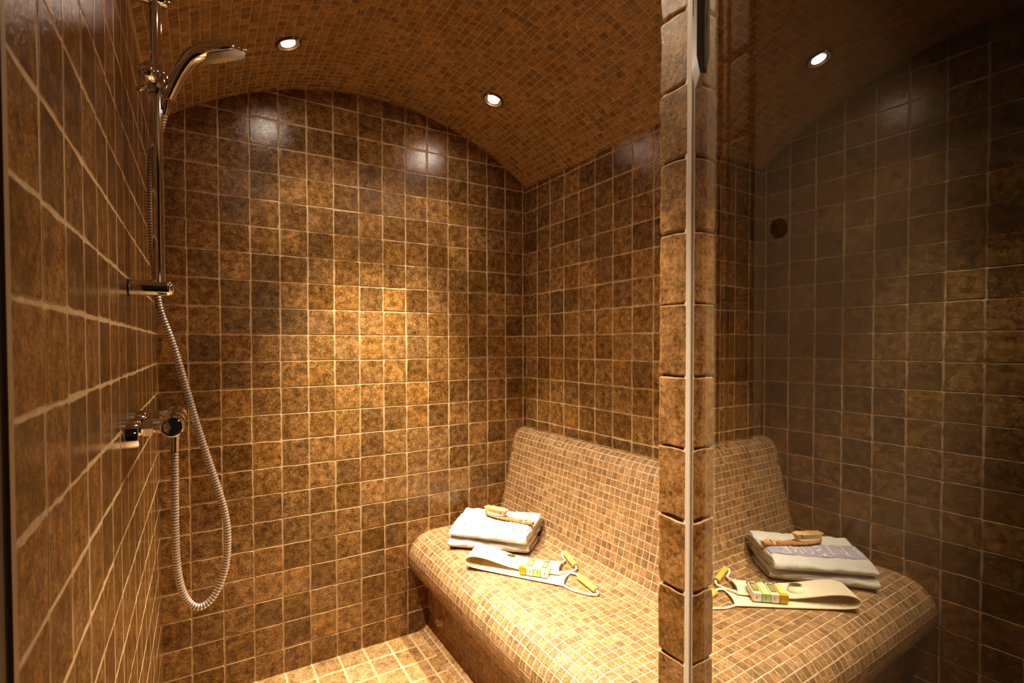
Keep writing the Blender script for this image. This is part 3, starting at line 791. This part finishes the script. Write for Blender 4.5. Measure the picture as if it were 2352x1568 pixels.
fs = [(i*5+j, (i+1)*5+j, (i+1)*5+j+1, i*5+j+1) for i in range(12) for j in range(4)]
lb.add(vs, fs); lb.build('oval_label', M['lab_dark'], ws)
wr = MB(); vs = []; NN = 20
for i in range(NN+1):
    for j in range(NN+1):
        xx, yy = (-1+2*i/NN), (-1+2*j/NN)
        r2 = (xx*.042/.030)**2 + (yy*.034/.027)**2
        z = .0150*math.sqrt(max(0, 1-r2*.85)) if r2 < 1.17 else 0
        z += -.006*max(0, math.hypot(xx,yy)-.8) + .0028*mnoise.noise(Vector((xx*3.1,yy*3.7,4.2)))
        vs.append(sp0 + rx_*xx*(.036+.006*mnoise.noise(Vector((yy*3,1,1)))) + ry_*yy*.030 + rz_*z)
fs = [(i*(NN+1)+j, (i+1)*(NN+1)+j, (i+1)*(NN+1)+j+1, i*(NN+1)+j+1) for i in range(NN) for j in range(NN)]
wr.add(vs, fs); wr.build('clear_wrapper', M['film'], ws, angle=25)

# ------------------------------------------------------------------ light outside, world, camera
w = bpy.data.worlds.new('World'); scene.world = w; w.use_nodes = True
w.node_tree.nodes['Background'].inputs[0].default_value = (1,.75,.5,1); w.node_tree.nodes['Background'].inputs[1].default_value = .012
d = bpy.data.lights.new('outer_wall_fill', 'SPOT'); d.energy = 15; d.color = (1,.80,.58); d.spot_size = math.radians(48); d.spot_blend = 1; d.shadow_soft_size = .06  # added light without a known source, brightens the outer wall behind the glass
o = bpy.data.objects.new('outer_wall_fill', d); col.objects.link(o); o.location = (.95,-3.5,1.75)
o.rotation_euler = (Vector((.95,-3.5,1.75)) - Vector((.95,-1.75,1.2))).to_track_quat('Z','Y').to_euler()

yaw, pitch, roll = 0.5235580144993072, -0.01933631401684019, -0.002635859334786905
fwd = Vector((math.sin(yaw)*math.cos(pitch), math.cos(yaw)*math.cos(pitch), math.sin(pitch)))
right = Vector((math.cos(yaw), -math.sin(yaw), 0)); up = right.cross(fwd)
r2 = right*math.cos(roll) + up*math.sin(roll); u2 = -right*math.sin(roll) + up*math.cos(roll)
cd = bpy.data.cameras.new('Camera'); cam = bpy.data.objects.new('Camera', cd); col.objects.link(cam)
cam.matrix_world = Matrix(((r2.x,u2.x,-fwd.x,.138776),(r2.y,u2.y,-fwd.y,-2.134),(r2.z,u2.z,-fwd.z,1.319859),(0,0,0,1)))
cd.sensor_width = 36; cd.sensor_fit = 'HORIZONTAL'; cd.lens = 1144.827*36/2352
cd.shift_x = 51.452/2352; cd.shift_y = 29.145/2352
cd.clip_start = .02; cd.dof.use_dof = True; cd.dof.focus_distance = 1.9; cd.dof.aperture_fstop = 8
scene.camera = cam

scene.view_settings.view_transform = 'Standard'; scene.view_settings.look = 'Medium High Contrast'
scene.view_settings.exposure = 0.08
scene.cycles.max_bounces = 8; scene.cycles.diffuse_bounces = 4; scene.cycles.glossy_bounces = 4; scene.cycles.transmission_bounces = 5; scene.cycles.transparent_max_bounces = 8
scene.cycles.use_adaptive_sampling = True; scene.cycles.adaptive_threshold = .04
scene.cycles.caustics_reflective = False; scene.cycles.caustics_refractive = False
scene.cycles.sample_clamp_indirect = 4
scene.cycles.use_denoising = True
